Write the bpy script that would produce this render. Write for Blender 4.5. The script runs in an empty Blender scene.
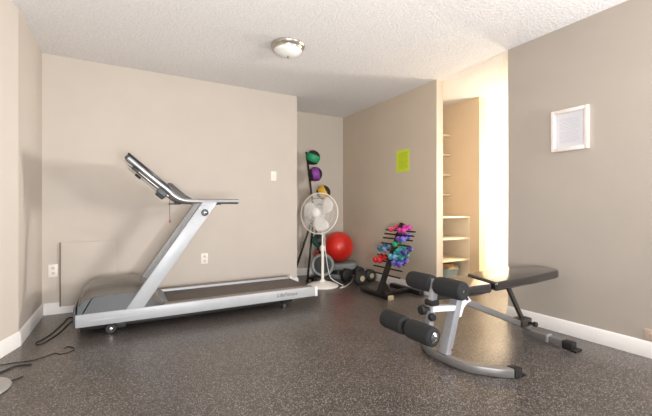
import bpy, bmesh, math, random
from mathutils import Vector, Matrix, Euler
random.seed(7)
PI = math.pi
S = bpy.context.scene
C = S.collection
V = Vector
H = 0.99                 # eye height
FX, FY = 0.494, 0.8695   # heading of the camera on the floor
FOC = 357.0

# ------------------------------------------------------------------ materials
def lin(c):
    return tuple(((x/255)/12.92 if x/255 <= .04045 else ((x/255+.055)/1.055)**2.4) for x in c)
def mat(name, rgb, rough=.5, metal=0., noise=.04, nscale=40., bump=0., bscale=200., spec=.5, coat=0., emit=None, estr=0., trans=0., alpha=1.):
    m = bpy.data.materials.new(name); m.use_nodes = True
    nt = m.node_tree; N = nt.nodes; L = nt.links
    b = N['Principled BSDF']
    col = lin(rgb)
    tc = N.new('ShaderNodeTexCoord')
    nz = N.new('ShaderNodeTexNoise'); nz.inputs['Scale'].default_value = nscale; nz.inputs['Detail'].default_value = 3
    L.new(tc.outputs['Object'], nz.inputs['Vector'])
    rp = N.new('ShaderNodeValToRGB')
    rp.color_ramp.elements[0].position = .3; rp.color_ramp.elements[1].position = .7
    rp.color_ramp.elements[0].color = tuple(min(1, c*(1-noise)) for c in col)+(1,)
    rp.color_ramp.elements[1].color = tuple(min(1, c*(1+noise)) for c in col)+(1,)
    L.new(nz.outputs['Fac'], rp.inputs['Fac']); L.new(rp.outputs['Color'], b.inputs['Base Color'])
    b.inputs['Roughness'].default_value = rough
    b.inputs['Metallic'].default_value = metal
    b.inputs['Specular IOR Level'].default_value = spec
    b.inputs['Coat Weight'].default_value = coat
    b.inputs['Transmission Weight'].default_value = trans
    b.inputs['Alpha'].default_value = alpha
    if emit:
        b.inputs['Emission Color'].default_value = lin(emit)+(1,)
        b.inputs['Emission Strength'].default_value = estr
    if bump:
        n2 = N.new('ShaderNodeTexNoise'); n2.inputs['Scale'].default_value = bscale; n2.inputs['Detail'].default_value = 4
        L.new(tc.outputs['Object'], n2.inputs['Vector'])
        bp = N.new('ShaderNodeBump'); bp.inputs['Strength'].default_value = bump; bp.inputs['Distance'].default_value = .01
        L.new(n2.outputs['Fac'], bp.inputs['Height']); L.new(bp.outputs['Normal'], b.inputs['Normal'])
    return m

def floor_mat():
    m = bpy.data.materials.new('speckled_rubber'); m.use_nodes = True
    nt = m.node_tree; N = nt.nodes; L = nt.links; b = N['Principled BSDF']
    tc = N.new('ShaderNodeTexCoord')
    def noise(scale, det):
        n = N.new('ShaderNodeTexNoise'); n.inputs['Scale'].default_value = scale; n.inputs['Detail'].default_value = det
        L.new(tc.outputs['Object'], n.inputs['Vector']); return n
    def ramp(src, stops):
        r = N.new('ShaderNodeValToRGB'); e = r.color_ramp.elements
        e[0].position, e[0].color = stops[0][0], stops[0][1]+(1,)
        e[1].position, e[1].color = stops[1][0], stops[1][1]+(1,)
        L.new(src, r.inputs['Fac']); return r
    big = noise(2.2, 5)
    base = ramp(big.outputs['Fac'], [(.3, lin(FLOOR_A)), (.7, lin(FLOOR_B))])
    vo = N.new('ShaderNodeTexVoronoi'); vo.inputs['Scale'].default_value = 230
    L.new(tc.outputs['Object'], vo.inputs['Vector'])
    sp = N.new('ShaderNodeSeparateColor'); L.new(vo.outputs['Color'], sp.inputs['Color'])
    fl = ramp(sp.outputs['Red'], [(.72, (0, 0, 0)), (1., (1, 1, 1))])
    dk = ramp(sp.outputs['Green'], [(.55, (0, 0, 0)), (.85, (1, 1, 1))])
    mx0 = N.new('ShaderNodeMix'); mx0.data_type = 'RGBA'
    L.new(dk.outputs['Color'], mx0.inputs['Factor']); L.new(base.outputs['Color'], mx0.inputs['A'])
    mx0.inputs['B'].default_value = lin((36, 33, 32))+(1,)
    mx = N.new('ShaderNodeMix'); mx.data_type = 'RGBA'
    L.new(fl.outputs['Color'], mx.inputs['Factor']); L.new(mx0.outputs['Result'], mx.inputs['A'])
    mx.inputs['B'].default_value = lin((156, 153, 155))+(1,)
    L.new(mx.outputs['Result'], b.inputs['Base Color'])
    rr = ramp(noise(1.6, 4).outputs['Fac'], [(.3, (.32,)*3), (.7, (.44,)*3)])
    L.new(rr.outputs['Color'], b.inputs['Roughness'])
    b.inputs['Specular IOR Level'].default_value = .6; b.inputs['Coat Weight'].default_value = .45; b.inputs['Coat Roughness'].default_value = .30; b.inputs['Coat Tint'].default_value = (1, .93, .84, 1)
    nb = noise(160, 3); bp = N.new('ShaderNodeBump'); bp.inputs['Strength'].default_value = .10; bp.inputs['Distance'].default_value = .002
    L.new(nb.outputs['Fac'], bp.inputs['Height']); L.new(bp.outputs['Normal'], b.inputs['Normal'])
    return m
FLOOR_A, FLOOR_B = (53, 47, 43), (66, 59, 54)

M = {}
M['floor'] = floor_mat()
M['ceil'] = mat('ceiling_texture', (228, 225, 223), .95, noise=.045, nscale=60, bump=.7, bscale=60, spec=.1)
M['wall'] = mat('beige_paint', (201, 191, 180), .85, noise=.02, nscale=3, bump=.12, bscale=120, spec=.2)
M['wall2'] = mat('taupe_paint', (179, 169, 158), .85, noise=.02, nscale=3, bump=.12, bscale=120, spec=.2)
M['wall3'] = mat('alcove_paint', (194, 184, 171), .85, noise=.02, nscale=3, bump=.12, bscale=120, spec=.2)
M['wall4'] = mat('notice_wall_paint', (204, 189, 170), .85, noise=.02, nscale=3, bump=.12, bscale=120, spec=.2)
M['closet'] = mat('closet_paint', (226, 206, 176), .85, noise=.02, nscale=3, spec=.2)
M['closet_shade'] = mat('closet_shade_paint', (196, 172, 138), .85, noise=.02, nscale=3, spec=.2)  # closet paint darkened for the shade behind the shelves
M['cream'] = mat('cream_paint', (246, 238, 226), .8, noise=.015, nscale=3, spec=.2)
M['shelf'] = mat('shelf_paint', (236, 222, 198), .6, noise=.02, nscale=6)
M['trim'] = mat('white_trim', (232, 228, 224), .5, noise=.015, nscale=8)
M['plate'] = mat('white_plastic', (238, 230, 220), .4, noise=.01)
M['plate_hole'] = mat('slot_grey', (150, 140, 130), .5)
M['recept'] = mat('receptacle_plastic', (216, 208, 199), .4, noise=.01)
M['beige_plate'] = mat('beige_plastic', (200, 178, 160), .5, noise=.01)
M['silver'] = mat('silver_paint', (170, 172, 175), .42, metal=.12, noise=.03, nscale=15)
M['silver_tube'] = mat('brushed_silver', (178, 178, 178), .28, metal=.8, noise=.04)
M['white_cap'] = mat('white_cap_plastic', (226, 226, 230), .45)
M['bench_grey'] = mat('bench_grey_steel', (158, 158, 162), .36, metal=.35, noise=.04)
M['bench_mid'] = mat('bench_mid_steel', (122, 119, 117), .36, metal=.35, noise=.04)
M['bench_dark'] = mat('bench_dark_steel', (72, 66, 62), .4, metal=.4)
M['taupe'] = mat('taupe_shell', (96, 90, 83), .26, noise=.05, nscale=10)
M['bluegrey'] = mat('blue_grey_plastic', (86, 92, 96), .45, noise=.04)
M['midgrey'] = mat('mid_grey_plastic', (72, 73, 75), .5, noise=.04)
M['tray'] = mat('dark_tray_plastic', (66, 62, 58), .45)
M['belt'] = mat('walking_belt', (92, 84, 78), .7, noise=.08, nscale=60, bump=.1)
M['tan'] = mat('tan_strip', (126, 116, 108), .5)
M['black'] = mat('black_plastic', (30, 29, 29), .45, noise=.1)
M['black_steel'] = mat('black_steel', (34, 31, 30), .4, metal=.3, noise=.1)
M['rubber'] = mat('black_rubber', (36, 36, 36), .6, noise=.12)
M['foam'] = mat('black_foam', (26, 26, 27), .85, noise=.15, nscale=150, bump=.3, bscale=300)
M['vinyl'] = mat('black_vinyl', (36, 34, 35), .17, noise=.06, nscale=30, spec=.6, coat=.35)
M['chrome'] = mat('chrome', (190, 190, 195), .15, metal=1.)
M['screen'] = mat('screen_glass', (32, 34, 38), .2)
M['ink'] = mat('ink_grey', (88, 88, 94), .6)
M['red_bit'] = mat('red_plastic', (140, 58, 44), .5)
M['fan_white'] = mat('fan_white', (236, 230, 222), .4, noise=.01)
M['fan_blade'] = mat('fan_blade', (222, 217, 210), .35, noise=.02)
M['red_ball'] = mat('red_vinyl_ball', (216, 42, 30), .32, noise=.03, nscale=6, coat=.2)
M['step_grey'] = mat('step_grey', (126, 132, 130), .55, noise=.05)
M['nickel'] = mat('brushed_nickel', (184, 178, 168), .3, metal=.9)
M['opal'] = mat('opal_glass', (234, 234, 228), .25, noise=.01, spec=.6)
M['frame'] = mat('white_frame', (232, 222, 214), .5)
M['paper'] = mat('paper', (222, 220, 224), .6, noise=.015)
M['glass'] = mat('picture_glass', (255, 255, 255), .05, noise=0, trans=1., alpha=.12)
M['lime'] = mat('lime_paper', (196, 214, 36), .7, noise=.04)
M['lime_dk'] = mat('lime_print', (188, 207, 36), .7)
M['lime_lt'] = mat('lime_border', (206, 222, 66), .7)
M['bowl'] = mat('blue_bowl', (140, 160, 170), .5)
M['towel'] = mat('tan_cloth', (196, 164, 122), .9, noise=.1)
M['cap_beige'] = mat('beige_cap', (176, 160, 132), .5)
M['bare_wood'] = mat('raw_edge', (190, 170, 140), .6)
M['wire'] = mat('white_wire', (230, 226, 218), .5)
def colmat(n, c): 
    M[n] = mat(n+'_neoprene', c, .5, noise=.06); return M[n]
for n, c in dict(pinkred=(206, 62, 92), magenta=(196, 60, 150), purple=(112, 72, 160), navy=(58, 58, 120), steelblue=(110, 130, 165),
                 tealblue=(40, 112, 140), red=(216, 40, 44), green=(40, 150, 96), teal=(44, 150, 150), deepteal=(30, 112, 112),
                 aqua=(96, 178, 196), ltblue=(126, 172, 214), periwinkle=(112, 108, 196), violet=(92, 76, 170),
                 mgreen=(24, 140, 92), mpurple=(124, 52, 140), myellow=(206, 160, 40), mblack=(34, 32, 32), mblue=(52, 84, 150),
                 mteal=(36, 96, 84), mred=(186, 44, 34)).items(): colmat(n, c)

# ------------------------------------------------------------------ mesh helpers
class B:
    """collects shapes into one bmesh"""
    def __init__(s): s.bm = bmesh.new()
    def _xf(s, vs, mtx): bmesh.ops.transform(s.bm, matrix=mtx, verts=vs)
    def box(s, x0, x1, y0, y1, z0, z1, bev=0, seg=2, mtx=None):
        t = bmesh.new()
        bmesh.ops.create_cube(t, size=1)
        for v in t.verts:
            v.co = V(((x0+x1)/2+v.co.x*(x1-x0), (y0+y1)/2+v.co.y*(y1-y0), (z0+z1)/2+v.co.z*(z1-z0)))
        if bev: bmesh.ops.bevel(t, geom=t.edges[:], offset=bev, segments=seg, profile=.5, affect='EDGES', clamp_overlap=True)
        if mtx: bmesh.ops.transform(t, matrix=mtx, verts=t.verts[:])
        s._merge(t); return s
    def _merge(s, t):
        me = bpy.data.meshes.new('tmp'); t.to_mesh(me); t.free(); s.bm.from_mesh(me); bpy.data.meshes.remove(me)
    def bar(s, p0, p1, w, d, bev=0, up=V((0, 0, 1))):
        """rectangular bar from p0 to p1; w across (horizontal side), d the other way"""
        p0, p1 = V(p0), V(p1); ax = (p1-p0); L = ax.length; ax.normalize()
        sx = ax.cross(up); 
        if sx.length < 1e-4: sx = V((1, 0, 0))
        sx.normalize(); sy = sx.cross(ax)
        m = Matrix((sx, sy, ax)).transposed().to_4x4(); m.translation = p0
        return s.box(-w/2, w/2, -d/2, d/2, 0, L, bev, 2, m)
    def cyl(s, p0, p1, r, r2=None, seg=24, bev=0):
        p0, p1 = V(p0), V(p1); ax = p1-p0; L = ax.length
        t = bmesh.new()
        bmesh.ops.create_cone(t, cap_ends=True, cap_tris=False, segments=seg, radius1=r, radius2=r if r2 is None else r2, depth=L)
        if bev:
            ed = [e for e in t.edges if abs(e.verts[0].co.z-e.verts[1].co.z) < 1e-6]
            bmesh.ops.bevel(t, geom=ed, offset=bev, segments=3, profile=.5, affect='EDGES', clamp_overlap=True)
        q = V((0, 0, 1)).rotation_difference(ax.normalized()).to_matrix().to_4x4(); q.translation = (p0+p1)/2
        bmesh.ops.transform(t, matrix=q, verts=t.verts[:]); s._merge(t); return s
    def sphere(s, c, r, seg=32, rings=20, scale=(1, 1, 1)):
        t = bmesh.new(); bmesh.ops.create_uvsphere(t, u_segments=seg, v_segments=rings, radius=r)
        for v in t.verts: v.co = V((v.co.x*scale[0]+c[0], v.co.y*scale[1]+c[1], v.co.z*scale[2]+c[2]))
        s._merge(t); return s
    def lathe(s, prof, c=(0, 0, 0), seg=40, axis=(0, 0, 1), closed=False):
        t = bmesh.new(); rings = []
        for (r, z) in prof:
            if r < 1e-6: rings.append([t.verts.new((0, 0, z))])
            else: rings.append([t.verts.new((r*math.cos(2*PI*k/seg), r*math.sin(2*PI*k/seg), z)) for k in range(seg)])
        prs = list(zip(rings, rings[1:]))
        if closed: prs.append((rings[-1], rings[0]))
        for a, b in prs:
            for k in range(seg):
                q = (k+1) % seg
                if len(a) == 1 and len(b) == 1: continue
                if len(a) == 1: t.faces.new((a[0], b[k], b[q]))
                elif len(b) == 1: t.faces.new((a[k], b[0], a[q]))
                else: t.faces.new((a[k], b[k], b[q], a[q]))
        bmesh.ops.recalc_face_normals(t, faces=t.faces[:])
        q = V((0, 0, 1)).rotation_difference(V(axis).normalized()).to_matrix().to_4x4(); q.translation = V(c)
        bmesh.ops.transform(t, matrix=q, verts=t.verts[:]); s._merge(t); return s
    def tube(s, pts, r, seg=10, smooth=True, closed=False):
        pts = [V(p) for p in pts]
        if smooth and len(pts) > 2: pts = spline(pts, 8, closed)
        t = bmesh.new(); n = len(pts); rings = []
        tan = []
        for i in range(n):
            a = pts[i-1] if (i > 0 or closed) else pts[i]; b = pts[(i+1) % n] if (i < n-1 or closed) else pts[i]
            tan.append((b-a).normalized())
        nrm = tan[0].orthogonal().normalized()
        for i in range(n):
            if i: 
                nrm = tan[i-1].rotation_difference(tan[i]) @ nrm
            nrm = (nrm-tan[i]*nrm.dot(tan[i])).normalized(); bn = tan[i].cross(nrm)
            rings.append([t.verts.new(pts[i]+r*(math.cos(2*PI*k/seg)*nrm+math.sin(2*PI*k/seg)*bn)) for k in range(seg)])
        m = n if closed else n-1
        for i in range(m):
            a, b = rings[i], rings[(i+1) % n]
            for k in range(seg): t.faces.new((a[k], a[(k+1) % seg], b[(k+1) % seg], b[k]))
        if not closed: t.faces.new(rings[0][::-1]); t.faces.new(rings[-1])
        bmesh.ops.recalc_face_normals(t, faces=t.faces[:])
        s._merge(t); return s
    def flatbar(s, pts, w, h, smooth=True):
        """bar with rectangular section following a path on the floor: w across, h tall (z from point up)"""
        pts = [V(p) for p in pts]
        if smooth: pts = spline(pts, 8)
        t = bmesh.new(); n = len(pts); rings = []
        for i in range(n):
            tg = (pts[min(n-1, i+1)]-pts[max(0, i-1)]).normalized(); sd = V((-tg.y, tg.x, 0)).normalized()
            u = V((0, 0, 1)); p = pts[i]
            rings.append([t.verts.new(p+sd*a*w/2+u*b*h) for a, b in ((-1, .12), (-.85, 0), (.85, 0), (1, .12), (1, .88), (.85, 1), (-.85, 1), (-1, .88))])
        for a, b in zip(rings, rings[1:]):
            for k in range(8): t.faces.new((a[k], a[(k+1) % 8], b[(k+1) % 8], b[k]))
        t.faces.new(rings[0][::-1]); t.faces.new(rings[-1])
        bmesh.ops.recalc_face_normals(t, faces=t.faces[:])
        s._merge(t); return s
    def prism(s, outline, vec, bev=0, seg=3):
        """extrude a closed 3D outline along vec"""
        t = bmesh.new(); vec = V(vec)
        a = [t.verts.new(V(p)) for p in outline]; b = [t.verts.new(V(p)+vec) for p in outline]
        n = len(a); t.faces.new(a); t.faces.new(b[::-1])
        for k in range(n): t.faces.new((a[k], b[k], b[(k+1) % n], a[(k+1) % n]))
        bmesh.ops.recalc_face_normals(t, faces=t.faces[:])
        if bev:
            cap = [e for e in t.edges if all(v in a for v in e.verts) or all(v in b for v in e.verts)]
            bmesh.ops.bevel(t, geom=cap, offset=bev, segments=seg, profile=.5, affect='EDGES', clamp_overlap=True)
        s._merge(t); return s
    def grid(s, rows):
        t = bmesh.new(); R = [[t.verts.new(V(p)) for p in r] for r in rows]
        for a, b in zip(R, R[1:]):
            for k in range(len(a)-1): t.faces.new((a[k], a[k+1], b[k+1], b[k]))
        bmesh.ops.remove_doubles(t, verts=t.verts[:], dist=1e-5)
        bmesh.ops.recalc_face_normals(t, faces=t.faces[:]); s._merge(t); return s

def spline(pts, n=8, closed=False):
    out = []; m = len(pts)
    for i in range(m if closed else m-1):
        if closed: p = [pts[(i+k) % m] for k in (-1, 0, 1, 2)]
        else: p = [pts[max(0, i-1)], pts[i], pts[i+1], pts[min(m-1, i+2)]]
        for k in range(n):
            t = k/n
            out.append(.5*((2*p[1])+(-p[0]+p[2])*t+(2*p[0]-5*p[1]+4*p[2]-p[3])*t*t+(-p[0]+3*p[1]-3*p[2]+p[3])*t**3))
    if not closed: out.append(pts[-1])
    return out

def world_loc(o):
    l = V((0, 0, 0))
    while o: l += o.location; o = o.parent
    return l
def obj(name, b, m, parent=None, angle=40, label=None, at=None):
    """links one mesh; geometry is given in world space and moved into the parent's space (parents are unrotated while building)"""
    me = bpy.data.meshes.new(name)
    off = world_loc(parent) if parent else (V(at) if at is not None else V((0, 0, 0)))
    if off.length: bmesh.ops.translate(b.bm, vec=-off, verts=b.bm.verts[:])
    b.bm.to_mesh(me); b.bm.free()
    me.shade_smooth(); me.set_sharp_from_angle(angle=math.radians(angle))
    o = bpy.data.objects.new(name, me); C.objects.link(o)
    for x in (m if isinstance(m, (list, tuple)) else [m]): me.materials.append(x)
    if parent: o.parent = parent
    elif at is not None: o.location = at
    if label: o['label'] = label
    return o
def tag(o, label, cat, group=None, kind=None):
    o['label'] = label; o['category'] = cat
    if group: o['group'] = group
    if kind: o['kind'] = kind
    return o
def thing(name, label, cat, loc=(0, 0, 0), group=None):
    o = bpy.data.objects.new(name, None); o.empty_display_size = .05; C.objects.link(o); o.location = loc
    return tag(o, label, cat, group)
def struct(name, b, m, parent=None):
    o = obj(name, b, m, parent)
    if not parent: o['kind'] = 'structure'
    return o
def textmesh(txt, size, mtx, depth=.0008):
    cu = bpy.data.curves.new('txt', 'FONT'); cu.body = txt; cu.size = size; cu.extrude = depth; cu.shear = .3
    o = bpy.data.objects.new('txt', cu); C.objects.link(o)
    bpy.context.view_layer.update()
    dg = bpy.context.evaluated_depsgraph_get()
    me = bpy.data.meshes.new_from_object(o.evaluated_get(dg))
    bpy.data.objects.remove(o); bpy.data.curves.remove(cu)
    b = B(); b.bm.from_mesh(me); bpy.data.meshes.remove(me)
    bmesh.ops.transform(b.bm, matrix=mtx, verts=b.bm.verts[:])
    return b
def floor_pt(px, py, z=0.):
    """where a line of sight through that spot of the photograph meets the floor"""
    d = FOC*(H-z)/(py-209.); l = (px-326.)/FOC*d
    return V((FX*d+FY*l, FY*d-FX*l, z))

# ------------------------------------------------------------------ the room
XL, YB, XE, YA, XR = -.657, 4.19, 1.95, 4.82, 3.05   # left wall, treadmill wall, its right end, alcove back, right wall
YR, YN = 2.01, 2.862                                   # the opening in the right wall
CZ = 2.44
XN, XC, YF, YK = 3.15, 4.0, 3.03, 3.75                # closet: left, right, front, back
YBK = -1.6
XL2 = XL-.30*(3.335-YBK)
struct('floor', B().box(XL2-.3, 6.6, YBK, 5.0, -.1, 0), M['floor'])
struct('ceiling', B().box(XL2-.3, 6.6, YBK, 5.0, CZ, CZ+.1), M['ceil'])
struct('wall_back', B().box(XL-.15, XE, YB, YB+.75, 0, CZ), M['wall'])
struct('wall_left', B().box(XL-.15, XL, 3.335, YB, 0, CZ), M['wall'])
struct('wall_left_front', B().prism([(XL, 3.335, 0), (XL-.15, 3.335, 0), (XL2-.15, YBK, 0), (XL2, YBK, 0)], (0, 0, CZ)), M['wall'])
struct('wall_alcove', B().box(XE, XN, YA, YA+.12, 0, CZ), M['wall3'])
struct('wall_notice', B().box(XR, XN, YN, YA, 0, CZ), M['wall4'])
struct('wall_right', B().box(XR, XN, YBK, YR, 0, CZ), M['wall2'])
struct('wall_corridor', B().box(XC+.12, 6.6, YF, YF+.12, 0, CZ), M['cream'])
struct('wall_corridor_front', B().box(XN, 6.6, YR-.12, YR, 0, CZ), M['cream'])
struct('wall_corridor_end', B().box(6.5, 6.6, YR, YF, 0, CZ), M['cream'])
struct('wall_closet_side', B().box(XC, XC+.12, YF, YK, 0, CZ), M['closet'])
struct('wall_closet_back', B().box(XN, XC+.12, YK, YK+.1, 0, CZ), M['closet_shade'])
BH, BT = .108, .014
def board(name, p0, p1, side):
    """baseboard with a chamfered top from p0 to p1; side = outward normal"""
    p0, p1, n = V(p0+(0,)), V(p1+(0,)), V(side+(0,))
    pr = [(0, 0), (BT, 0), (BT, BH-.014), (BT*.45, BH-.004), (BT*.3, BH), (0, BH)]
    return struct(name, B().prism([p0+n*a+V((0, 0, z)) for a, z in pr], p1-p0), M['trim'])
board('baseboard_left', (XL, 3.335), (XL, YB), (1, 0))
d = V((XL2-XL, YBK-3.335)).normalized()
board('baseboard_left_front', (XL, 3.335), (XL2, YBK), (-d.y, d.x))
board('baseboard_back', (XL+BT, YB), (XE, YB), (0, -1))
board('baseboard_back_end', (XE, YB-BT), (XE, YA), (1, 0))
board('baseboard_alcove', (XE+BT, YA), (XR-BT, YA), (0, -1))
board('baseboard_notice', (XR, YN), (XR, YA), (-1, 0))
board('baseboard_right', (XR, YBK), (XR, YR), (-1, 0))
board('baseboard_corridor', (XC, YF), (6.5, YF), (0, -1))

# painted board fixed low on the treadmill wall
p = thing('access_panel', 'flat beige panel with a painted shadow down its left edge, low on the back wall behind the treadmill', 'panel', (-.25, YB-.02, .07))
obj('panel_board', B().box(-.512, -.06, YB-.0205, YB-BT-.0005, .07, .672, .002), M['wall'], p)
obj('shadow_strip', B().box(-.521, -.512, YB-.034, YB-BT-.0005, .07, .674, .001), mat('painted_edge_shadow', (128, 114, 96), .8), p, label='painted shadow strip at the left edge')  # dark colour stands in for the shadow at the panel's left side

# ------------------------------------------------------------------ wall plates
def plate(name, label, cat, c, normal, w, h, group=None, kind='outlet', m=None, hz=False):
    n = V(normal); t = thing(name, label, cat, c, group)
    s = V((-n.y, n.x, 0)); c = V(c)
    mt = Matrix((s, V((0, 0, 1)), n)).transposed().to_4x4(); mt.translation = c
    obj('face_plate', B().box(-w/2, w/2, -h/2, h/2, 0, .006, .002, 2, mt), m or M['plate'], t)
    if kind == 'outlet':
        for q in (-1, 1):
            o = (q*h*.21 if not hz else 0); ox = (q*w*.21 if hz else 0)
            k = obj('receptacle', B().box(ox-.014, ox+.014, o-.014, o+.014, .006, .008, .003, 2, mt), m or M['recept'], t)
            obj('slot', B().box(ox-.007, ox-.004, o-.006, o+.006, .008, .0086, 0, 2, mt).box(ox+.004, ox+.007, o-.006, o+.006, .008, .0086, 0, 2, mt), M['plate_hole'], k)
    else:
        obj('toggle', B().box(-.006, .006, -.012, .012, .006, .016, .002, 2, mt), m or M['plate'], t)
    return t
plate('wall_outlet', 'white duplex outlet on the back wall, right of the treadmill upright', 'outlet', (.80, YB, .43), (0, -1, 0), .075, .118)
plate('wall_outlet', 'white duplex outlet near the left corner, beside the beige panel', 'outlet', (-.572, YB, .41), (0, -1, 0), .075, .118)
plate('light_switch', 'white light switch near the right end of the back wall', 'switch', (1.63, YB, 1.40), (0, -1, 0), .072, .118, kind='switch')
plate('wall_outlet', 'beige outlet plate low on the right wall at the photo edge', 'outlet', (XR, .965, .152), (-1, 0, 0), .13, .075, m=M['beige_plate'], hz=True)

# ------------------------------------------------------------------ closet shelving
t = thing('built_in_shelving', 'cream built-in closet shelves, shallow above and deep below, beyond the opening', 'shelving', (3.6, 3.5, 0))
YU, YLo = 3.50, 3.175
for z in (2.02, 1.745, 1.465, 1.19):
    obj('shelf', B().box(XN, XC, YU, YK, z-.011, z+.011, .002), M['shelf'], t)
for z in (.885, .605, .325, .045):
    obj('shelf', B().box(XN, XC-.02, YLo, YK, z-.012, z+.012, .002), M['shelf'], t)
obj('side_panel', B().box(XC-.02, XC, YLo, YK, 0, .897, .002), M['shelf'], t)
obj('toe_kick', B().box(XN, XC-.02, YLo+.03, YLo+.05, 0, .033), M['shelf'], t)
# bowl on the bottom shelf
bl = thing('bowl', 'pale blue round bowl holding tan cloth on the lowest closet shelf', 'bowl', (3.80, 3.36, .057))
obj('bowl_body', B().lathe([(0, 0), (.075, 0), (.10, .03), (.135, .14), (.142, .145), (.138, .15), (.128, .142), (.093, .034), (.07, .008), (0, .008)], (3.80, 3.36, .057)), M['bowl'], bl)
b = B()
rows = []
for i in range(9):
    r = .002+.132*i/8
    rows.append([(3.80+r*math.cos(a*2*PI/28), 3.36+r*math.sin(a*2*PI/28), .057+.205-.06*(i/8)**2+.012*math.sin(a*2*PI/28*5+i)*(i/8)*(1 if a % 28 else 1)) for a in range(29)])
b.grid(rows)
tag(obj('folded_cloth', b, M['towel'], at=(3.80, 3.36, .2)), 'tan cloth heaped in the blue bowl in the closet', 'cloth')

# ------------------------------------------------------------------ ceiling light
c = V((1.267, 2.91, CZ))
t = thing('ceiling_light', 'flush round ceiling light with white glass dome and nickel rim', 'light', c)
obj('canopy', B().lathe([(0, 0), (.145, 0), (.150, -.012), (.142, -.03), (.135, -.034), (.128, -.05), (.118, -.052), (.118, -.02), (0, -.02)], c), M['nickel'], t)
obj('glass_dome', B().lathe([(.126, -.045), (.12, -.058), (.10, -.076), (.07, -.091), (.035, -.099), (0, -.101)], c), M['opal'], t)
obj('finial', B().lathe([(0, -.098), (.010, -.099), (.012, -.104), (.007, -.111), (.008, -.116), (0, -.121)], c, 16), M['nickel'], t)

# ------------------------------------------------------------------ framed notice on right wall
def onwall(px, py):      # point of the right wall plane seen at that spot
    l = (px-326)/FOC; tt = XR/(FX+FY*l); return V((XR, (FY-FX*l)*tt, H-(py-209)/FOC*tt))
a, b_ = onwall(552, 112), onwall(589.5, 105); c_, d_ = onwall(589.5, 148.5), onwall(552, 152.5)
y0, y1 = b_.y, a.y; z1 = (a.z+b_.z)/2; z0 = (c_.z+d_.z)/2
t = thing('picture_frame', 'white framed document hanging on the right wall', 'picture frame', (XR, (y0+y1)/2, z0))
fw = .028
b = B()
b.box(XR-.022, XR, y0, y0+fw, z0, z1, .003); b.box(XR-.022, XR, y1-fw, y1, z0, z1, .003)
b.box(XR-.022, XR, y0+fw*.9, y1-fw*.9, z0, z0+fw, .003); b.box(XR-.022, XR, y0+fw*.9, y1-fw*.9, z1-fw, z1, .003)
obj('frame', b, M['frame'], t)
pp = obj('document', B().box(XR-.008, XR-.002, y0+fw*.8, y1-fw*.8, z0+fw*.8, z1-fw*.8), M['paper'], t)
b = B(); hh = z1-z0; ww = y1-y0
for k in range(17):
    zz = z1-fw-.05-k*(hh-2*fw-.09)/16
    l0 = y0+fw+.03+(.02 if k % 4 == 0 else 0)+.015*random.random(); l1 = y1-fw-.035-.06*random.random()*(k % 3 == 2)
    b.box(XR-.0086, XR-.0078, l0, l1, zz, zz+.0026)
obj('print_lines', b, mat('faint_ink', (196, 194, 200), .7), pp)
obj('glazing', B().box(XR-.0125, XR-.0115, y0+fw*.9, y1-fw*.9, z0+fw*.9, z1-fw*.9), M['glass'], t)

# lime notice on the wall left of the opening
a, b_ = onwall(396.5, 151), onwall(409.3, 148.5); c_, d_ = onwall(409.3, 171.5), onwall(396.5, 172.5)
y0, y1 = b_.y, a.y; z1 = (a.z+b_.z)/2; z0 = (c_.z+d_.z)/2
t = thing('paper_notice', 'lime yellow-green paper notice taped on the wall beside the opening', 'notice', (XR, (y0+y1)/2, z0))
obj('sheet', B().box(XR-.002, XR, y0, y1, z0, z1), M['lime_lt'], t)
b = B(); W_, H_ = y1-y0, z1-z0
b.box(XR-.0026, XR-.002, y0+W_*.1, y1-W_*.18, z0+H_*.14, z1-H_*.12)
pn = obj('printed_panel', b, M['lime'], t)
b = B()
for f, w0, w1, h in ((.80, .15, .6, .05), (.70, .2, .7, .03), (.42, .12, .72, .05), (.33, .2, .6, .025), (.24, .15, .7, .025)):
    b.box(XR-.0031, XR-.0026, y0+W_*w0, y0+W_*w1, z0+H_*f, z0+H_*(f+h))
obj('print_lines', b, M['lime_dk'], pn)

# ------------------------------------------------------------------ treadmill
T = thing('treadmill', 'silver treadmill with grey motor cover standing along the back wall', 'treadmill', (.72, 3.62, 0))
TX0, TX1, TY0, TY1 = -.315, 1.755, 3.262, 3.985
RW = .085
for k, (ya, yb) in enumerate(((TY0, TY0+RW), (TY1-RW, TY1))):
    r = obj('side_rail', B().box(TX0, TX1-.03, ya, yb, .090, .188, .006), M['silver'], T)
    obj('end_cap', B().box(TX1-.03, TX1, ya-.002, yb+.002, .086, .190, .008, 3), M['white_cap'], T)
    obj('foot_strip', B().box(.30, TX1-.06, ya+.012, yb-.004, .188, .193, .002), M['tan'], r)
# writing on the near rail
sg = Matrix(((1, 0, 0, 1.335), (0, 0, 1, TY0-.0008), (0, 1, 0, .128), (0, 0, 0, 1)))
sg = Matrix.Translation((1.30, TY0-.0003, .128)) @ Matrix.Rotation(PI/2, 4, 'X')
rails = [o for o in T.children if o.name.startswith('side_rail')]
obj('logo_lettering', textmesh('LifeFitness', .052, sg), M['ink'], rails[0])
obj('decal_stripe', B().box(-.22, .12, TY0-.0006, TY0, .132, .140), mat('faint_decal', (176, 177, 182), .5), rails[0])
obj('walking_belt', B().box(.20, TX1-.035, TY0+RW+.006, TY1-RW-.006, .150, .168, .008, 3), M['belt'], T)
obj('deck', B().box(TX0+.02, TX1-.08, TY0+RW, TY1-RW, .085, .150), M['black'], T)
obj('under_frame_shadow', B().box(-.29, 1.5, TY0+.080, TY1-.080, .044, .086, .003), M['black'], T)  # black frame that also stands in for the floor shadow below the rail
obj('rear_roller', B().cyl((TX1-.04, TY0+RW, .135), (TX1-.04, TY1-RW, .135), .032), M['black'], T)
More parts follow.
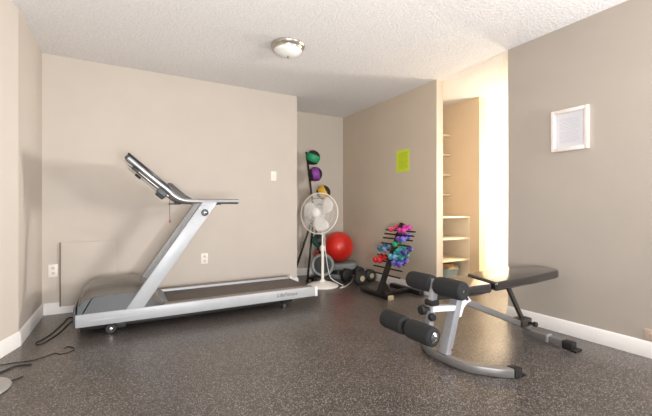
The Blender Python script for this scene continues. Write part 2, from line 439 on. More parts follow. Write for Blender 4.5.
# motor cover: shell over lower side panels
prof = [(-.312, .19, .19), (-.302, .240, .285), (-.268, .272, .340), (-.215, .298, .368), (-.14, .308, .380), (-.05, .308, .387), (.05, .302, .388), (.13, .284, .374), (.20, .248, .322), (.26, .212, .250), (.30, .19, .19)]
yi, yo = TY0+.012, TY1-.012
rows = []
for x, zl, zt in prof:
    rows.append([(x, yi+.028, zl), (x, yi+.05, zl+(zt-zl)*.45), (x, yi+.09, zl+(zt-zl)*.78), (x, yi+.16, zl+(zt-zl)*.95), (x, yi+.25, zt), ((x), (yi+yo)/2, zt+.004 if 0 < prof.index((x, zl, zt)) < 10 else zt),
                 (x, yo-.25, zt), (x, yo-.16, zl+(zt-zl)*.95), (x, yo-.09, zl+(zt-zl)*.78), (x, yo-.05, zl+(zt-zl)*.45), (x, yo-.028, zl)])
rows2 = [spline([V(p) for p in c], 3) for c in zip(*rows)]
obj('motor_cover', B().grid(rows2), M['taupe'], T, 60)
def side(sgn):
    y_b, y_t = (yi, yi+.028) if sgn < 0 else (yo, yo-.028)
    pf = [(x, zl) for x, zl, zt in prof]
    fr = [p for p in pf if p[0] < -.2]; re = [p for p in pf if p[0] > -.22]
    return (B().grid([[(x, y_b, .188) for x, z in fr[:3]]+[(-.275, y_b, .188)], [(x, y_t, z) for x, z in fr]]),
            B().grid([[(-.265 if i == 0 else x, y_b, .188) for i, (x, z) in enumerate(re)], [(x+(.008 if i == 0 else 0), y_t, z) for i, (x, z) in enumerate(re)]]))
for sgn in (-1, 1):
    f_, r_ = side(sgn)
    obj('front_panel', f_, M['bluegrey'], T, label='blue-grey nose panel of the motor cover')
    obj('side_panel', r_, M['midgrey'], T, label='darker grey side panel of the motor cover')
obj('rear_cover', B().prism([(.20, TY0+RW, .168), (.20, TY0+RW, .20), (.27, TY0+RW, .235), (.345, TY0+RW, .172)], (0, TY1-TY0-2*RW, 0)), M['bluegrey'], T)
obj('front_bumper', B().box(TX0-.012, TX0, TY0+.004, TY1-.004, .092, .24, .005), M['midgrey'], T)
# uprights
def upright(y, sgn):
    fx = .045 if sgn > 0 else 0
    a, bb = V((.082+fx, y, .186)), V((.668+fx, y, 1.045)); ax = (bb-a).normalized(); pr = V((ax.z, 0, -ax.x))
    w = .054
    # the foot is cut level with the rail, the top level with the handrail
    def at(z, s): 
        q = a+ax*((z-a.z)/ax.z); return V((q.x+s*w/ax.z*1.0, 0, z))
    th = .055
    out = [at(.186, -1), at(.186, 1), at(1.052, 1), at(1.052, -1)]
    return B().prism([V((p.x, y-th/2, p.z)) for p in out], (0, th, 0), .008, 2)
UY = (TY0+.030, TY1-.030)
ups = [obj('upright', upright(y, s), M['silver'], T) for y, s in ((UY[0], -1), (UY[1], 1))]
for y, s, u in ((UY[0]-.0275, -1, ups[0]), (UY[1]+.0275, 1, ups[1])):
    kx, kz = .626+(.045 if s > 0 else 0), .958
    obj('bolt_ring', B().lathe([(.019, 0), (.030, 0), (.031, .006), (.026, .012), (.019, .012)], (kx, y, kz), 28, (0, s, 0), True), M['midgrey'], u)
    obj('bolt', B().lathe([(0, 0), (.017, 0), (.017, .008), (.012, .012), (0, .012)], (kx, y, kz), 24, (0, s, 0)), M['chrome'], u)
# handrails and console arms
for y in UY:
    yy = y; fx = .045 if y > 3.6 else 0
    path = [(.93, yy, 1.062), (.75+fx, yy, 1.060), (.58+fx, yy, 1.058), (.46+fx, yy, 1.064), (.385+fx, yy, 1.098), (.33+fx, yy, 1.150), (.20+fx, yy, 1.258), (.036+fx, yy, 1.402)]
    h = obj('handrail', B().tube(path, .021, 14), M['silver_tube'], T)
    obj('grip_pad', B().box(.68, .925, yy-.018, yy+.018, 1.036, 1.046, .004), M['black'], h)
    obj('grip_pad', B().box(.40, .52, yy-.018, yy+.018, 1.036, 1.046, .004), M['black'], h)
# console panel between the arms; local axes: along the slope (s), across (y), normal (n)
p0, p1 = V((.368, 0, 1.140)), V((.040, 0, 1.424)); sv = (p1-p0).normalized(); nv = V((sv.z, 0, -sv.x))
Lc = (p1-p0).length
mt = Matrix((sv, V((0, 1, 0)), nv)).transposed().to_4x4(); mt.translation = V((p0.x, (UY[0]+UY[1])/2, p0.z)); sk = Matrix.Identity(4); sk[0][1] = .06; sk[0][3] = -.06*(UY[0]+UY[1])/2; mt = sk @ mt
hw = (UY[1]-UY[0])/2-.012
con = obj('console', B().box(0, Lc, -hw, hw, -.024, .020, .010, 3, mt), M['midgrey'], T)
obj('display', B().box(.12, Lc-.06, -.20, .20, .020, .024, .003, 2, mt), M['screen'], con)
obj('keypad', B().box(.03, .10, -.22, .22, .020, .024, .003, 2, mt), M['black'], con)
for sy in (-1, 1):
    y_ = sy*(hw+.012)
    obj('side_trim', B().box(.0, Lc+.0, y_-.014, y_+.014, .014, .030, .005, 2, mt), M['screen'], con, label='dark trim strip along the top of the console arm')
    obj('side_trim', B().box(-.02, Lc-.01, y_-.013, y_+.013, -.046, -.036, .004, 2, mt), M['silver_tube'], con)
    obj('bracket', B().box(Lc-.155, Lc-.095, y_-.02, y_+.02, -.056, -.030, .008, 2, mt), M['black'], con)
    obj('pod', B().box(-.005, .085, y_-.024, y_+.024, -.076, -.030, .014, 3, mt), M['midgrey'], con)
# accessory tray hump between the arms
hump = [(.325, 1.190), (.345, 1.218), (.37, 1.218), (.43, 1.165), (.485, 1.118), (.54, 1.085), (.54, 1.062), (.45, 1.066), (.385, 1.100)]
obj('accessory_tray', B().prism([(x, UY[0]+.10, z) for x, z in hump], (0, UY[1]-UY[0]-.2, 0), .006, 2), M['tray'], T)
obj('cross_bar', B().cyl((.47, UY[0], 1.060), (.47, UY[1], 1.060), .016), M['black'], T)
cd = obj('safety_cord', B().tube([(.345, UY[0]-.005, 1.118), (.343, UY[0]-.008, 1.0), (.345, UY[0]-.007, .895)], .0022, 6), M['black'], T)
obj('safety_clip', B().box(.338, .352, UY[0]-.013, UY[0]-.001, .872, .897, .003), M['red_bit'], cd)
for y in (TY0+.055, TY1-.055):
    w = obj('transport_wheel', B().lathe([(.012, -.016), (.034, -.016), (.040, -.010), (.040, .010), (.034, .016), (.012, .016)], (-.085, y, .040), 28, (0, 1, 0), True), M['rubber'], T)
    obj('wheel_hub', B().cyl((-.085, y-.018, .040), (-.085, y+.018, .040), .014, bev=.003), M['chrome'], w)
    obj('wheel_bracket', B().box(-.075, .02, y+.018 if y < 3.6 else y-.030, y+.030 if y < 3.6 else y-.018, .028, .088, .003), M['black'], T)
    f = obj('rear_foot', B().cyl((1.40, y, 0), (1.40, y, .022), .030, .026, bev=.003).cyl((1.40, y, .02), (1.40, y, .092), .012), M['black'], T)
    obj('adjuster_nut', B().cyl((1.40, y, .024), (1.40, y, .038), .019, seg=6), M['chrome'], f)
obj('incline_frame', B().bar((-.02, TY0+.15, .055), (.75, TY0+.15, .075), .04, .03).bar((-.02, TY1-.15, .055), (.75, TY1-.15, .075), .04, .03).bar((-.02, TY0+.09, .05), (-.02, TY1-.09, .05), .03, .03), M['black'], T)

# cords on the floor by the treadmill
def cord(name, label, pts, r, m, seg=8, extra=None):
    ps = [floor_pt(*p)+V((0, 0, r+.0005)) for p in pts]
    o = obj(name, B().tube(ps, r, seg), m, at=ps[0]); tag(o, label, 'cord'); return o
cord('power_cord', 'black power cord looping from under the treadmill nose', [(84, 321.5), (70, 318), (62, 325), (52, 334), (42, 340.5), (37, 342.6), (36.5, 345), (42, 344.3), (52, 338.5), (60, 333), (72, 322), (80, 325)], .0042, M['rubber'])
cord('power_cord', 'thin black cord trailing across the left floor edge toward the treadmill', [(-12, 367), (0, 365.5), (16, 363), (32, 361), (44, 357.5), (54, 354), (62, 354.5), (72, 351.5), (74, 348.5), (68, 347), (64, 349)], .0028, M['rubber'])
cord('power_cord', 'black cord with thicker plug end between the thin cord and the round base', [(-10, 377), (0, 373.5), (10, 369), (18, 366.4), (31, 365.2)], .005, M['rubber'])
cord('power_cord', 'short black cord end poking from the round base at the left', [(5, 383.5), (10, 381.5), (15, 380), (23, 377)], .003, M['rubber'])

# round base at the left edge (stand mostly out of frame)
c = V((-.715, 2.60, 0))
t = thing('pedestal_stand', 'round silvery stand base on the floor at the left photo edge', 'stand', c)
obj('base', B().lathe([(0, 0), (.165, 0), (.172, .006), (.168, .014), (.155, .019), (.12, .023), (.05, .030), (.02, .040), (0, .040)], c, 56), mat('base_grey', (170, 168, 166), .3, metal=.4), t)
obj('pole', B().cyl(c+V((-.0, 0, .035)), c+V((0, 0, 1.1)), .0125), M['silver_tube'], t)

# ------------------------------------------------------------------ pedestal fan
FD = 4.57; fl = (322.6-326)/FOC*FD
fc = V((FX*FD+FY*fl, FY*FD-FX*fl, 0))
F = thing('pedestal_fan', 'white pedestal fan standing in front of the alcove by the treadmill end', 'fan', fc)
obj('base', B().lathe([(0, 0), (.198, 0), (.205, .008), (.198, .022), (.15, .042), (.09, .055), (.045, .066), (.032, .085), (0, .085)], fc, 56), M['fan_white'], F)
obj('lower_tube', B().cyl(fc+V((0, 0, .07)), fc+V((0, 0, .48)), .019), M['fan_white'], F)
obj('height_collar', B().lathe([(.0, .45), (.026, .45), (.029, .47), (.029, .505), (.022, .525), (0, .525)], fc, 28), M['fan_white'], F)
obj('upper_tube', B().cyl(fc+V((0, 0, .50)), fc+V((0, 0, .80)), .012), M['fan_white'], F)
yaw = math.radians(25); vx, vy = -FX, -FY
ax = V((math.cos(yaw)*vx-math.sin(yaw)*FY, math.cos(yaw)*vy+math.sin(yaw)*FX, .10)).normalized()
hcl = (319.0-326)/FOC*FD
hc = V((FX*FD+FY*hcl, FY*FD-FX*hcl, .935))         # centre of the cage
R = .262
def fanpt(r, a, h):
    e1 = V((0, 0, 1)).cross(ax).normalized(); e2 = ax.cross(e1)
    return hc+e1*r*math.cos(a)+e2*r*math.sin(a)+ax*h
obj('motor_housing', B().lathe([(0, -.20), (.035, -.195), (.055, -.17), (.062, -.11), (.058, -.065), (.03, -.058), (0, -.058)], hc, 32, ax), M['fan_white'], F)
top = fc+V((0, 0, .80)); mh = fanpt(0, 0, -.12)
obj('neck', B().tube([top-V((0, 0, .04)), top+V((0, 0, .03)), mh-V((0, 0, .03))], .022, 14, False), M['fan_white'], F)
def cage(front):
    b = B(); s = 1 if front else -1
    prof = [(.045, .085*s), (.10, .080*s), (.17, .066*s), (.22, .042*s), (R-.006, .008*s)]
    nW = 64
    for k in range(nW):
        a = 2*PI*k/nW
        b.tube([fanpt(r, a+(.25 if front else -.25)*(1-r/R), h) for r, h in prof], .0017, 5)
    for r, h in ((.10, .081*s), (.17, .067*s)):
        b.tube([fanpt(r, 2*PI*k/40, h) for k in range(40)], .0016, 5, False, True)
    return b
fg = obj('front_grille', cage(True), M['wire'], F)
obj('badge', B().lathe([(0, .084), (.048, .084), (.050, .089), (.040, .095), (0, .096)], hc, 32, ax), M['fan_white'], fg)
obj('rear_grille', cage(False), M['wire'], F)
obj('cage_rim', B().tube([fanpt(R, 2*PI*k/64, 0) for k in range(64)], .0062, 8, False, True), M['fan_white'], F)
obj('blade_hub', B().lathe([(0, -.03), (.045, -.03), (.045, .015), (.03, .03), (0, .032)], hc, 28, ax), M['fan_blade'], F)
for k in range(3):
    a0 = 2*PI*k/3+.5; rows = []
    for i in range(8):
        u = i/7; r = .04+.192*u; half = .34+.34*math.sin(PI*min(1, u*.95+.05))*1.0 if u < .99 else .34
        rows.append([fanpt(r, a0+.35*u+half*w_, .022*(-w_)*(1-.2*u)) for w_ in (-1, -.6, -.2, .2, .6, 1)])
    b = B().grid(rows); o = obj('blade', b, M['fan_blade'], F, 80)
    md = o.modifiers.new('thick', 'SOLIDIFY'); md.thickness = .002
# cord hanging down the pole then onto the floor
pts = [fanpt(0, 0, -.18)-V((0, 0, .03)), fc+V((.05, .03, .72)), fc+V((.033, .0, .55)), fc+V((.045, -.02, .36)), fc+V((.07, -.03, .2)), fc+V((.10, -.05, .10)), fc+V((.19, -.10, .035)), fc+V((.235, -.12, .006))]
pts += [floor_pt(340, 288, .006), floor_pt(345, 286.5, .006), floor_pt(350, 283, .006), floor_pt(352, 279.5, .006), floor_pt(351.5, 277.5, .006)]
obj('power_cord', B().tube(pts, .0045, 8), M['wire'], F)

# ------------------------------------------------------------------ medicine ball rack and balls
def atd(px, py, d):
    l = (px-326)/FOC*d; return V((FX*d+FY*l, FY*d-FX*l, H-(py-209)/FOC*d))
MD = 5.05
pb = atd(321.5, 276, MD); pb.z = .05; pt = atd(306.3, 152, MD)
MR = thing('medicine_ball_rack', 'black upright medicine ball rack in the alcove behind the fan', 'rack', (pb.x, pb.y, 0))
post = obj('post', B().bar(pb, pt, .024, .024, .004, V((0, 1, 0))), M['black_steel'], MR)
def on_post(z): return pb+(pt-pb)*((z-pb.z)/(pt.z-pb.z))
f1 = V((2.02, 4.50, 0)); f2 = V((2.16, 4.31, 0)); f3 = V((pb.x, pb.y, 0))
hj = on_post(.92)
for f in (f1, f2):
    obj('leg', B().bar(hj, f+V((0, 0, .012)), .024, .024, .003, V((0, 1, 0))), M['black_steel'], MR)
    obj('rubber_foot', B().cyl(f, f+V((0, 0, .03)), .02, bev=.003), M['rubber'], MR)
obj('base_bar', B().bar(V((pb.x-.16, pb.y-.05, .032)), V((pb.x+.04, pb.y+.015, .032)), .05, .05, .004).bar(V((f2.x, f2.y, .05)), V((pb.x, pb.y, .05)), .03, .03, .003), M['black_steel'], MR)
obj('rubber_foot', B().box(pb.x-.185, pb.x-.145, pb.y-.085, pb.y-.025, 0, .06, .004), M['rubber'], MR)
obj('rubber_foot', B().box(pb.x+.02, pb.x+.06, pb.y-.02, pb.y+.045, 0, .06, .004), M['rubber'], MR)
rt = V((FY, -FX, 0)); tow = V((-FX, -FY, 0))
balls = [(1.735, 'mgreen', 'green and black medicine ball, topmost on the ball rack', .102),
         (1.490, 'mpurple', 'purple and black medicine ball, second from top on the rack', .101),
         (1.235, 'myellow', 'yellow and black medicine ball just above the fan head', .100),
         (.985, 'mblue', 'blue and black medicine ball behind the fan cage', .100),
         (.555, 'mteal', 'dark green medicine ball just below the fan head', .088),
         (.33, 'mred', 'dark red medicine ball behind the fan pole, lowest on the rack', .088)]
def band_ball(c, r, ctop, rot):
    b = B(); 
    t_ = bmesh.new(); bmesh.ops.create_uvsphere(t_, u_segments=32, v_segments=24, radius=r)
    q = rot.to_matrix().to_4x4()
    for f in t_.faces:
        z = f.calc_center_median().z/r
        f.material_index = 1 if abs(z) > .46 else 0
    for v in t_.verts:
        zz = abs(v.co.z/r)
        if .40 < zz < .50: v.co *= .985
    bmesh.ops.transform(t_, matrix=q, verts=t_.verts[:]); bmesh.ops.translate(t_, vec=c, verts=t_.verts[:])
    b._merge(t_); return b
rots = [Euler((.35, .25, 0)), Euler((.3, 1.35, 0)), Euler((.7, .9, .2)), Euler((.5, .3, 0)), Euler((1.2, .2, 0)), Euler((.9, .5, 0))]
for (z, cm, lb, r), ro in zip(balls, rots):
    q = on_post(z); c = q+(rt*(r*.62+.026)+tow*(r*.55+.030)-V((0, 0, .030 if z > 1.6 else .015))+rt*(.085 if 1.1 < z < 1.3 else 0) if z > .7 else tow*(r+.03)+rt*.02)+V((0, 0, .0))
    o = obj('medicine_ball', band_ball(c, r, cm, ro), [M[cm], M['mblack']], at=c)
    tag(o, lb, 'ball', 'medicine balls on the rack')
    # cradle ring under the ball: a part of the rack
    b = B(); rr = r*.60; zc = c.z-math.sqrt(r*r-rr*rr)-.004
    b.tube([V((c.x+(rr)*math.cos(k*2*PI/28), c.y+rr*math.sin(k*2*PI/28), zc)) for k in range(28)], .005, 8, False, True)
    pz = on_post(zc)
    b.bar(pz, V((c.x, c.y, zc))+(V((pz.x, pz.y, zc))-V((c.x, c.y, zc))).normalized()*rr, .012, .012)
    obj('ball_cradle', b, M['black_steel'], MR)

# ------------------------------------------------------------------ red ball on the grey step
bc = V((2.735, 4.45, .4396)); br = .2215
t = thing('aerobic_step', 'grey two-tier rounded aerobic step under the red exercise ball', 'step', (bc.x, bc.y, 0))
def stad(cx, cy, L, W, z, n=16):
    out = []; k = L/2-W/2
    for i in range(n+1): a = -PI/2+PI*i/n; out.append((cx+k+W/2*math.cos(a), cy+W/2*math.sin(a), z))
    for i in range(n+1): a = PI/2+PI*i/n; out.append((cx-k+W/2*math.cos(a), cy+W/2*math.sin(a), z))
    return out
sx, sy = bc.x+.03, bc.y-.0
zt = .218
obj('riser', B().prism(stad(sx, sy, .48, .44, 0), (0, 0, .07), .012), M['step_grey'], t)
obj('spacer', B().prism(stad(sx, sy, .43, .40, .068), (0, 0, .06), 0), M['black'], t)
b = B().prism(stad(sx, sy, .51, .47, .126), (0, 0, zt-.126), .022)
obj('platform', b, M['step_grey'], t)
obj('exercise_ball', B().sphere(bc, br, 48, 32), M['red_ball'], at=bc)
tag(bpy.data.objects['exercise_ball'], 'large red exercise ball resting on the grey step in the alcove', 'ball')
# grey-rimmed round plate standing upright behind the fan pole
gd = 4.70; gc = atd(322.8, 264, gd); gr = .152; gc.z = .102+gr
nrm = V((-FX, -FY, .12)).normalized()
t = thing('balance_disc', 'grey-rimmed round disc with dark middle standing behind the fan pole', 'disc', (gc.x, gc.y, .10))
obj('rim', B().lathe([(gr-.036, -.02), (gr-.01, -.028), (gr, -.015), (gr, .015), (gr-.01, .028), (gr-.036, .02)], gc, 48, nrm, True), M['step_grey'], t)
obj('disc_face', B().lathe([(0, -.01), (gr-.034, -.012), (gr-.034, .010), (.05, .018), (0, .022)], gc, 40, nrm), M['rubber'], t)
tag(obj('floor_block', B().box(gc.x-.11, gc.x+.11, gc.y-.045, gc.y+.055, 0, .100, .012), M['rubber'], at=(gc.x, gc.y, 0)), 'low black block on the floor under the grey-rimmed disc', 'block')

# ------------------------------------------------------------------ big black dumbbells on the floor
def big_db(label, cx, cy, L, r, rz, m1):
    t = thing('floor_dumbbell', label, 'dumbbell', (cx, cy, 0), 'black dumbbells on the floor')
    dv = V((-math.sin(rz), math.cos(rz), 0)); c = V((cx, cy, r))
    obj('handle', B().lathe([(0, -L/2+.03), (.014, -L/2+.03), (.014, -.06), (.018, 0), (.014, .06), (.014, L/2-.03), (0, L/2-.03)], c, 20, dv), M['chrome'], t)
    for s in (-1, 1):
        w = .095
        h = obj('head', B().lathe([(0, -w/2), (r*.75, -w/2), (r, -w/2+.018), (r, w/2-.018), (r*.75, w/2), (0, w/2)], c+dv*s*(L/2-w/2), 32, dv), M['rubber'], t)
        obj('end_disc', B().lathe([(0, 0), (r*.42, 0), (r*.40, .004), (0, .005)], c+dv*s*(L/2), 24, dv*s), m1, h)
big_db('black round dumbbell on the floor nearest the fan, beige end disc facing out', 2.665, 3.955, .36, .090, .12, M['cap_beige'])
big_db('black round dumbbell on the floor tucked against the wall behind the rack', 2.94, 4.09, .36, .082, .0, M['cap_beige'])

# ------------------------------------------------------------------ dumbbell rack
RX0, RX1, RY = 2.52, 2.865, 3.215
RK = thing('dumbbell_rack', 'black leaning dumbbell rack with wide feet against the notice wall', 'rack', (2.72, RY, 0))
obj('front_foot', B().box(RX0-.035, RX0+.035, 3.02, 3.54, 0, .05, .004), M['black_steel'], RK)
obj('end_cap', B().box(RX0-.036, RX0+.036, 3.012, 3.022, 0, .051, .002), M['cap_beige'], RK, label='beige end cap')
obj('rear_foot', B().box(2.94, 3.005, 3.02, 3.54, 0, .05, .004), M['black_steel'], RK)
obj('end_cap', B().box(2.939, 3.006, 3.012, 3.022, 0, .051, .002), M['black'], RK)
obj('floor_beam', B().box(RX0+.03, 2.945, RY-.03, RY+.03, .004, .046, .003), M['black_steel'], RK)
pz0, pz1 = .045, .82
def rk(z): return V((RX0+(RX1-RX0)*(z-pz0)/(pz1-pz0), RY, z))
obj('post', B().bar(rk(pz0), rk(pz1), .05, .05, .004, V((0, 1, 0))), M['black_steel'], RK)
obj('gusset', B().prism([(RX0+.03, RY-.006, .046), (RX0+.16, RY-.006, .046), (RX0+.085, RY-.006, .16)], (0, .012, 0)), M['black_steel'], RK)
lv = [.235, .305, .372, .432, .50, .568, .63, .678, .725]
nrmp = V((-(pz1-pz0), 0, (RX1-RX0))).normalized()
arm = {}
for z in lv:
    c = rk(z)+nrmp*.031
    arm[z] = c
    obj('arm', B().cyl(c-V((0, .285, 0)), c+V((0, .215, 0)), .0095, seg=12), M['black_steel'], RK)
def small_db(label, z, dy, cm, r=.030, L=.138):
    c = arm[z]+V((0, dy, .0098+.0125))
    t = thing('hand_dumbbell', label, 'dumbbell', c, 'coloured dumbbells on the rack')
    m = M[cm]; dv = V((.93, 0, .36)).normalized()
    c = c+V((0, 0, .001))
    obj('handle', B().cyl(c-dv*(L/2-.03), c+dv*(L/2-.03), .0125, seg=16), m, t)
    for s in (-1, 1):
        w = .046
        obj('head', B().lathe([(0, -w/2), (r*.7, -w/2), (r, -w/2+.012), (r, w/2-.012), (r*.7, w/2), (0, w/2)], c+dv*s*(L/2-w/2), 6 if cm not in ('red', 'magenta') else 24, dv), m, t)
small_db('pinkish red dumbbell left of the post on the top arm', .725, .075, 'pinkred', .029)
small_db('magenta dumbbell just right of the post on the top arm', .725, -.075, 'magenta', .031)
small_db('magenta dumbbell farther right on the top arm', .725, -.145, 'magenta', .031)
small_db('dark purple dumbbell right of the post, second arm level with weights', .63, -.105, 'purple', .034)
small_db('brighter violet dumbbell beside the dark purple one', .63, -.182, 'periwinkle', .034)
small_db('navy dumbbell at the far right end below the purple pair', .50, -.262, 'navy', .036)
small_db('green dumbbell nearest the post on the right side', .568, -.078, 'green', .034)
small_db('bright teal dumbbell right of the green one', .50, -.165, 'teal', .035)
small_db('deep teal dumbbell at the outer right of its arm', .432, -.240, 'deepteal', .036)
small_db('dark teal-blue dumbbell, outer one on the left side', .50, .155, 'tealblue', .036)
small_db('steel blue dumbbell on the left side beside the post', .50, .076, 'steelblue', .036)
small_db('pale aqua dumbbell nearest the post under the green one', .432, -.078, 'aqua', .036)
small_db('light blue dumbbell beside the pale aqua one', .432, -.158, 'ltblue', .036)
small_db('bright red dumbbell, outer one of the red pair', .372, .165, 'red', .036)
small_db('bright red dumbbell, inner one of the red pair by the post', .372, .085, 'red', .036)
small_db('periwinkle dumbbell low on the right, nearer the post', .372, -.165, 'periwinkle', .036)
small_db('violet blue dumbbell low on the right, at the arm end', .372, -.250, 'violet', .038)

# ------------------------------------------------------------------ weight bench
BY = 1.627
W = thing('weight_bench', 'black padded sit-up bench with foam leg rollers and grey steel frame', 'weight bench', (2.2, BY, 0))
# curved front foot
arc = [(2.02, 1.285), (1.93, 1.318), (1.845, 1.375), (1.79, 1.45), (1.768, 1.54), (1.765, BY), (1.768, 2*BY-1.54), (1.79, 2*BY-1.45), (1.845, 2*BY-1.375), (1.93, 2*BY-1.318), (2.02, 2*BY-1.285)]
obj('front_foot', B().flatbar([(x+.045 if x < 1.9 else x+.025-(x-1.9)*.45, y, .004) for x, y in arc], .050, .050), M['bench_mid'], W)
for s in (-1, 1):
    y = BY+s*(BY-1.285)
    e = obj('foot_cap', B().box(1.985, 2.045, y-.032-.004*s, y+.032-.004*s, 0, .057, .006), M['black'], W)
    obj('cap_lip', B().box(2.04, 2.08, y-.034-.004*s, y+.034-.004*s, 0, .010, .003), M['black'], e)
# main upright
u0, u1 = V((1.808, BY, .052)), V((1.925, BY, .425))
up = obj('upright', B().bar(u0, u1, .055, .062, .005, V((0, 1, 0))), M['bench_grey'], W)
obj('bolt', B().cyl((1.838, BY-.034, .085), (1.838, BY-.027, .085), .008, seg=6), M['red_bit'], up, label='small reddish bolt head')
obj('gusset', B().prism([(1.90, BY-.026, .43), (2.0, BY-.026, .415), (2.035, BY-.026, .372), (1.995, BY-.026, .362), (1.96, BY-.026, .335), (1.935, BY-.026, .28), (1.885, BY-.026, .28)], (0, .052, 0), .004, 2), M['white_cap'], up)
obj('bolt', B().cyl((1.985, BY-.034, .392), (1.985, BY-.026, .392), .010, seg=6), M['black'], up)
# main beam and rear foot
m0, m1 = V((1.96, BY, .385)), V((2.735, BY, .072))
bm_ = obj('main_beam', B().bar(m0, m1, .042, .042, .004, V((0, 1, 0))), M['bench_mid'], W)
obj('rear_foot', B().box(2.717, 2.763, 1.34, 1.675, .010, .054, .004), M['bench_mid'], W)
for s, y in ((-1, 1.345),):
    e = obj('foot_cap', B().box(2.708, 2.772, y-.035, y+.035, .0, .058, .006), M['black'], W)
    obj('cap_lip', B().box(2.70, 2.78, y+s*.030, y+s*.060, 0, .010, .003), M['black'], e)
obj('clamp', B().box(2.708, 2.772, 1.475, 1.492, .008, .064, .003), M['bench_grey'], W)
# adjustable strut under the back pad
s0, s1 = V((2.645, BY, .150)), V((2.43, BY, .470))
st = obj('strut', B().bar(s0, s1, .030, .024, .003, V((0, 1, 0))), M['bench_dark'], W)
obj('strut_bracket', B().box(2.59, 2.70, BY-.045, BY+.045, .105, .165, .01), M['bench_dark'], W)
obj('locking_pin', B().cyl((2.655, BY-.085, .135), (2.655, BY+.06, .135), .010).cyl((2.655, BY-.105, .135), (2.655, BY-.08, .135), .018, bev=.003), M['black'], W)
obj('hinge_bracket', B().box(2.0, 2.16, BY-.035, BY+.035, .405, .452, .006), M['bench_dark'], W)
# pads: rounded outlines, softly skewed as the cushions lie
def rounded(poly, rad, n=6):
    out = []; m = len(poly)
    for i in range(m):
        p, a, c = V(poly[i]), V(poly[i-1]), V(poly[(i+1) % m])
        r = rad[i] if isinstance(rad, (list, tuple)) else rad
        u = (a-p).normalized(); w_ = (c-p).normalized(); q0, q1 = p+u*r, p+w_*r
        for k in range(n+1):
            t_ = k/n; out.append((1-t_)**2*q0+2*t_*(1-t_)*p+t_*t_*q1)
    return out
seat = [(1.735, 1.485, 0), (2.058, 1.458, 0), (2.165, 1.765, 0), (1.80, 1.765, 0)]
sp_ = obj('seat_pad', B().prism([V((p.x, p.y, .452)) for p in rounded(seat, [.06, .03, .03, .06])], (0, 0, .058), .022, 4), M['vinyl'], W, 50)
back = [(2.075, 1.450, 0), (2.50, 1.448, 0), (2.915, 1.475, 0), (3.0, 1.70, 0), (2.66, 1.785, 0), (2.185, 1.765, 0)]
tilt = Matrix.Translation((2.1, BY, .46)) @ Matrix.Rotation(math.radians(-.6), 4, 'Y') @ Matrix.Translation((-2.1, -BY, -.46))
b = B().prism([V((p.x, p.y, .460)) for p in rounded(back, [.03, .1, .10, .09, .1, .03])], (0, 0, .058), .024, 4)
bmesh.ops.transform(b.bm, matrix=tilt, verts=b.bm.verts[:])
obj('back_pad', b, M['vinyl'], W, 50)
obj('pad_rail', B().bar((2.11, BY-.06, .452), (2.62, BY-.06, .472), .03, .022).bar((2.11, BY+.06, .452), (2.62, BY+.06, .472), .03, .022), M['bench_dark'], W)
_before = set(bpy.data.objects)
# leg holder post, link, rollers
ptop, pbot = V((1.688, BY, .555)), V((1.628, BY, .248))
lp = obj('leg_post', B().bar(ptop, pbot, .040, .040, .004, V((0, 1, 0))), M['bench_grey'], W)
obj('link_bar', B().bar((1.645, BY, .375), (1.885, BY, .352), .034, .058, .004, V((0, 1, 0))), M['white_cap'], W)
obj('seat_bracket', B().bar((1.688, BY, .44), (1.88, BY, .43), .03, .04, .003, V((0, 1, 0))), M['bench_dark'], W)
obj('lower_arm', B().bar((1.640, BY, .262), (1.452, BY, .280), .034, .034, .004, V((0, 1, 0))), M['bench_dark'], W)
obj('collar', B().box(1.625, 1.690, BY-.034, BY+.034, .395, .428, .006), M['black'], W)
kn = obj('adjust_knob', B().cyl((1.645, BY, .375), (1.585, BY, .375), .012).lathe([(0, 0), (.026, 0), (.032, .008), (.032, .026), (.026, .036), (0, .036)], (1.595, BY, .375), 8, (-1, 0, 0)), M['black'], W)
obj('adjust_knob', B().lathe([(0, 0), (.022, 0), (.026, .008), (.026, .020), (.020, .028), (0, .028)], (1.628, BY-.018, .330), 10, (0, -1, 0)), M['black'], W)
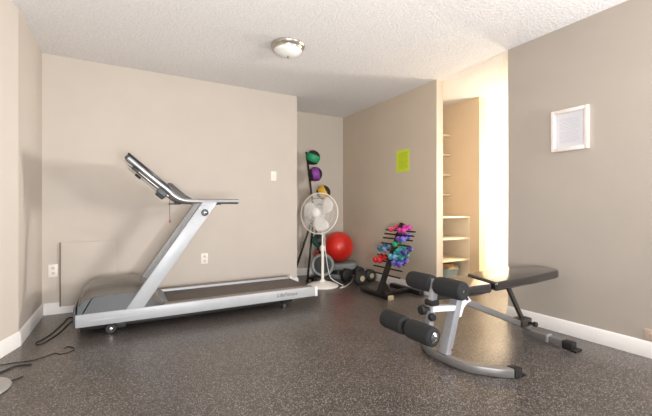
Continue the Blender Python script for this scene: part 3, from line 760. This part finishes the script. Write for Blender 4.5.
for X, Z, y0, y1, r in ((1.688, .520, 1.405, 1.850, .055), (1.455, .290, 1.415, 1.838, .055)):
    obj('axle', B().cyl((X, y0+.004, Z), (X, y1-.004, Z), .012), M['chrome'], W)
    for ya, yb in ((y0, BY-.016), (BY+.016, y1)):
        rr = obj('foam_roller', B().lathe([(.011, ya), (r*.8, ya), (r*.97, ya+.008), (r*1.03, ya+.03), (r*1.03, yb-.03), (r*.97, yb-.008), (r*.8, yb), (.011, yb)], (X, 0, Z), 36, (0, 1, 0), True), M['foam'], W)
    if Z < .4:
        obj('end_cap', B().lathe([(0, 0), (.030, 0), (.030, .006), (.020, .011), (.010, .018), (0, .018)], (X, y0, Z), 28, (0, -1, 0)), M['chrome'], W, label='chrome end cap of the lower roller')
for o in set(bpy.data.objects)-_before:
    if o.parent == W: o.data.transform(Matrix.Translation((0.034, 0, -0.01)))

# ------------------------------------------------------------------ light
def area(name, loc, aim, sx_, sy_, power, col):
    l = bpy.data.lights.new(name, 'AREA'); l.shape = 'RECTANGLE'; l.size = sx_; l.size_y = sy_; l.energy = power; l.color = col
    o = bpy.data.objects.new(name, l); C.objects.link(o); o.location = loc
    o.rotation_euler = (V(aim)-V(loc)).to_track_quat('-Z', 'Y').to_euler(); return o
area('window_light', (2.9, -.5, 1.45), (.0, 3.8, 1.25), .5, .6, 90, (1, .99, .99))
area('ceiling_fill', (.2, -.6, .8), (.1, 1.7, 2.44), .7, .7, 124, (.985, .99, 1))  # added upward fill behind the camera, brightens the ceiling
cbeam = area('corridor_beam', (5.0, 2.20, 1.36), (-.6, 3.72, 1.2), .26, .8, 6, (.97, .98, 1)); cbeam.data.spread = math.radians(48)  # added narrow beam through the opening, throws the console's shadow on the left wall
def point(name, loc, power, col, rad):
    l = bpy.data.lights.new(name, 'POINT'); l.energy = power; l.color = col; l.shadow_soft_size = rad
    o = bpy.data.objects.new(name, l); C.objects.link(o); o.location = loc; return o
point('corridor_lamp', (4.75, 2.2, 1.3), 92, (1, .90, .74), .2)
w = bpy.data.worlds.new('world'); S.world = w; w.use_nodes = True
w.node_tree.nodes['Background'].inputs['Color'].default_value = (.98, .99, 1, 1)
w.node_tree.nodes['Background'].inputs['Strength'].default_value = .33
S.view_settings.view_transform = 'Standard'; S.view_settings.look = 'None'
S.view_settings.exposure = 0.0; S.view_settings.gamma = 1.0

# ------------------------------------------------------------------ camera
cam = bpy.data.cameras.new('camera'); co = bpy.data.objects.new('camera', cam); C.objects.link(co)
co.location = (0, 0, H); co.rotation_euler = (PI/2, 0, -math.atan2(FX, FY))
cam.sensor_width = 36; cam.lens = FOC/652*36; cam.shift_y = 1/652; cam.clip_start = .02
S.camera = co
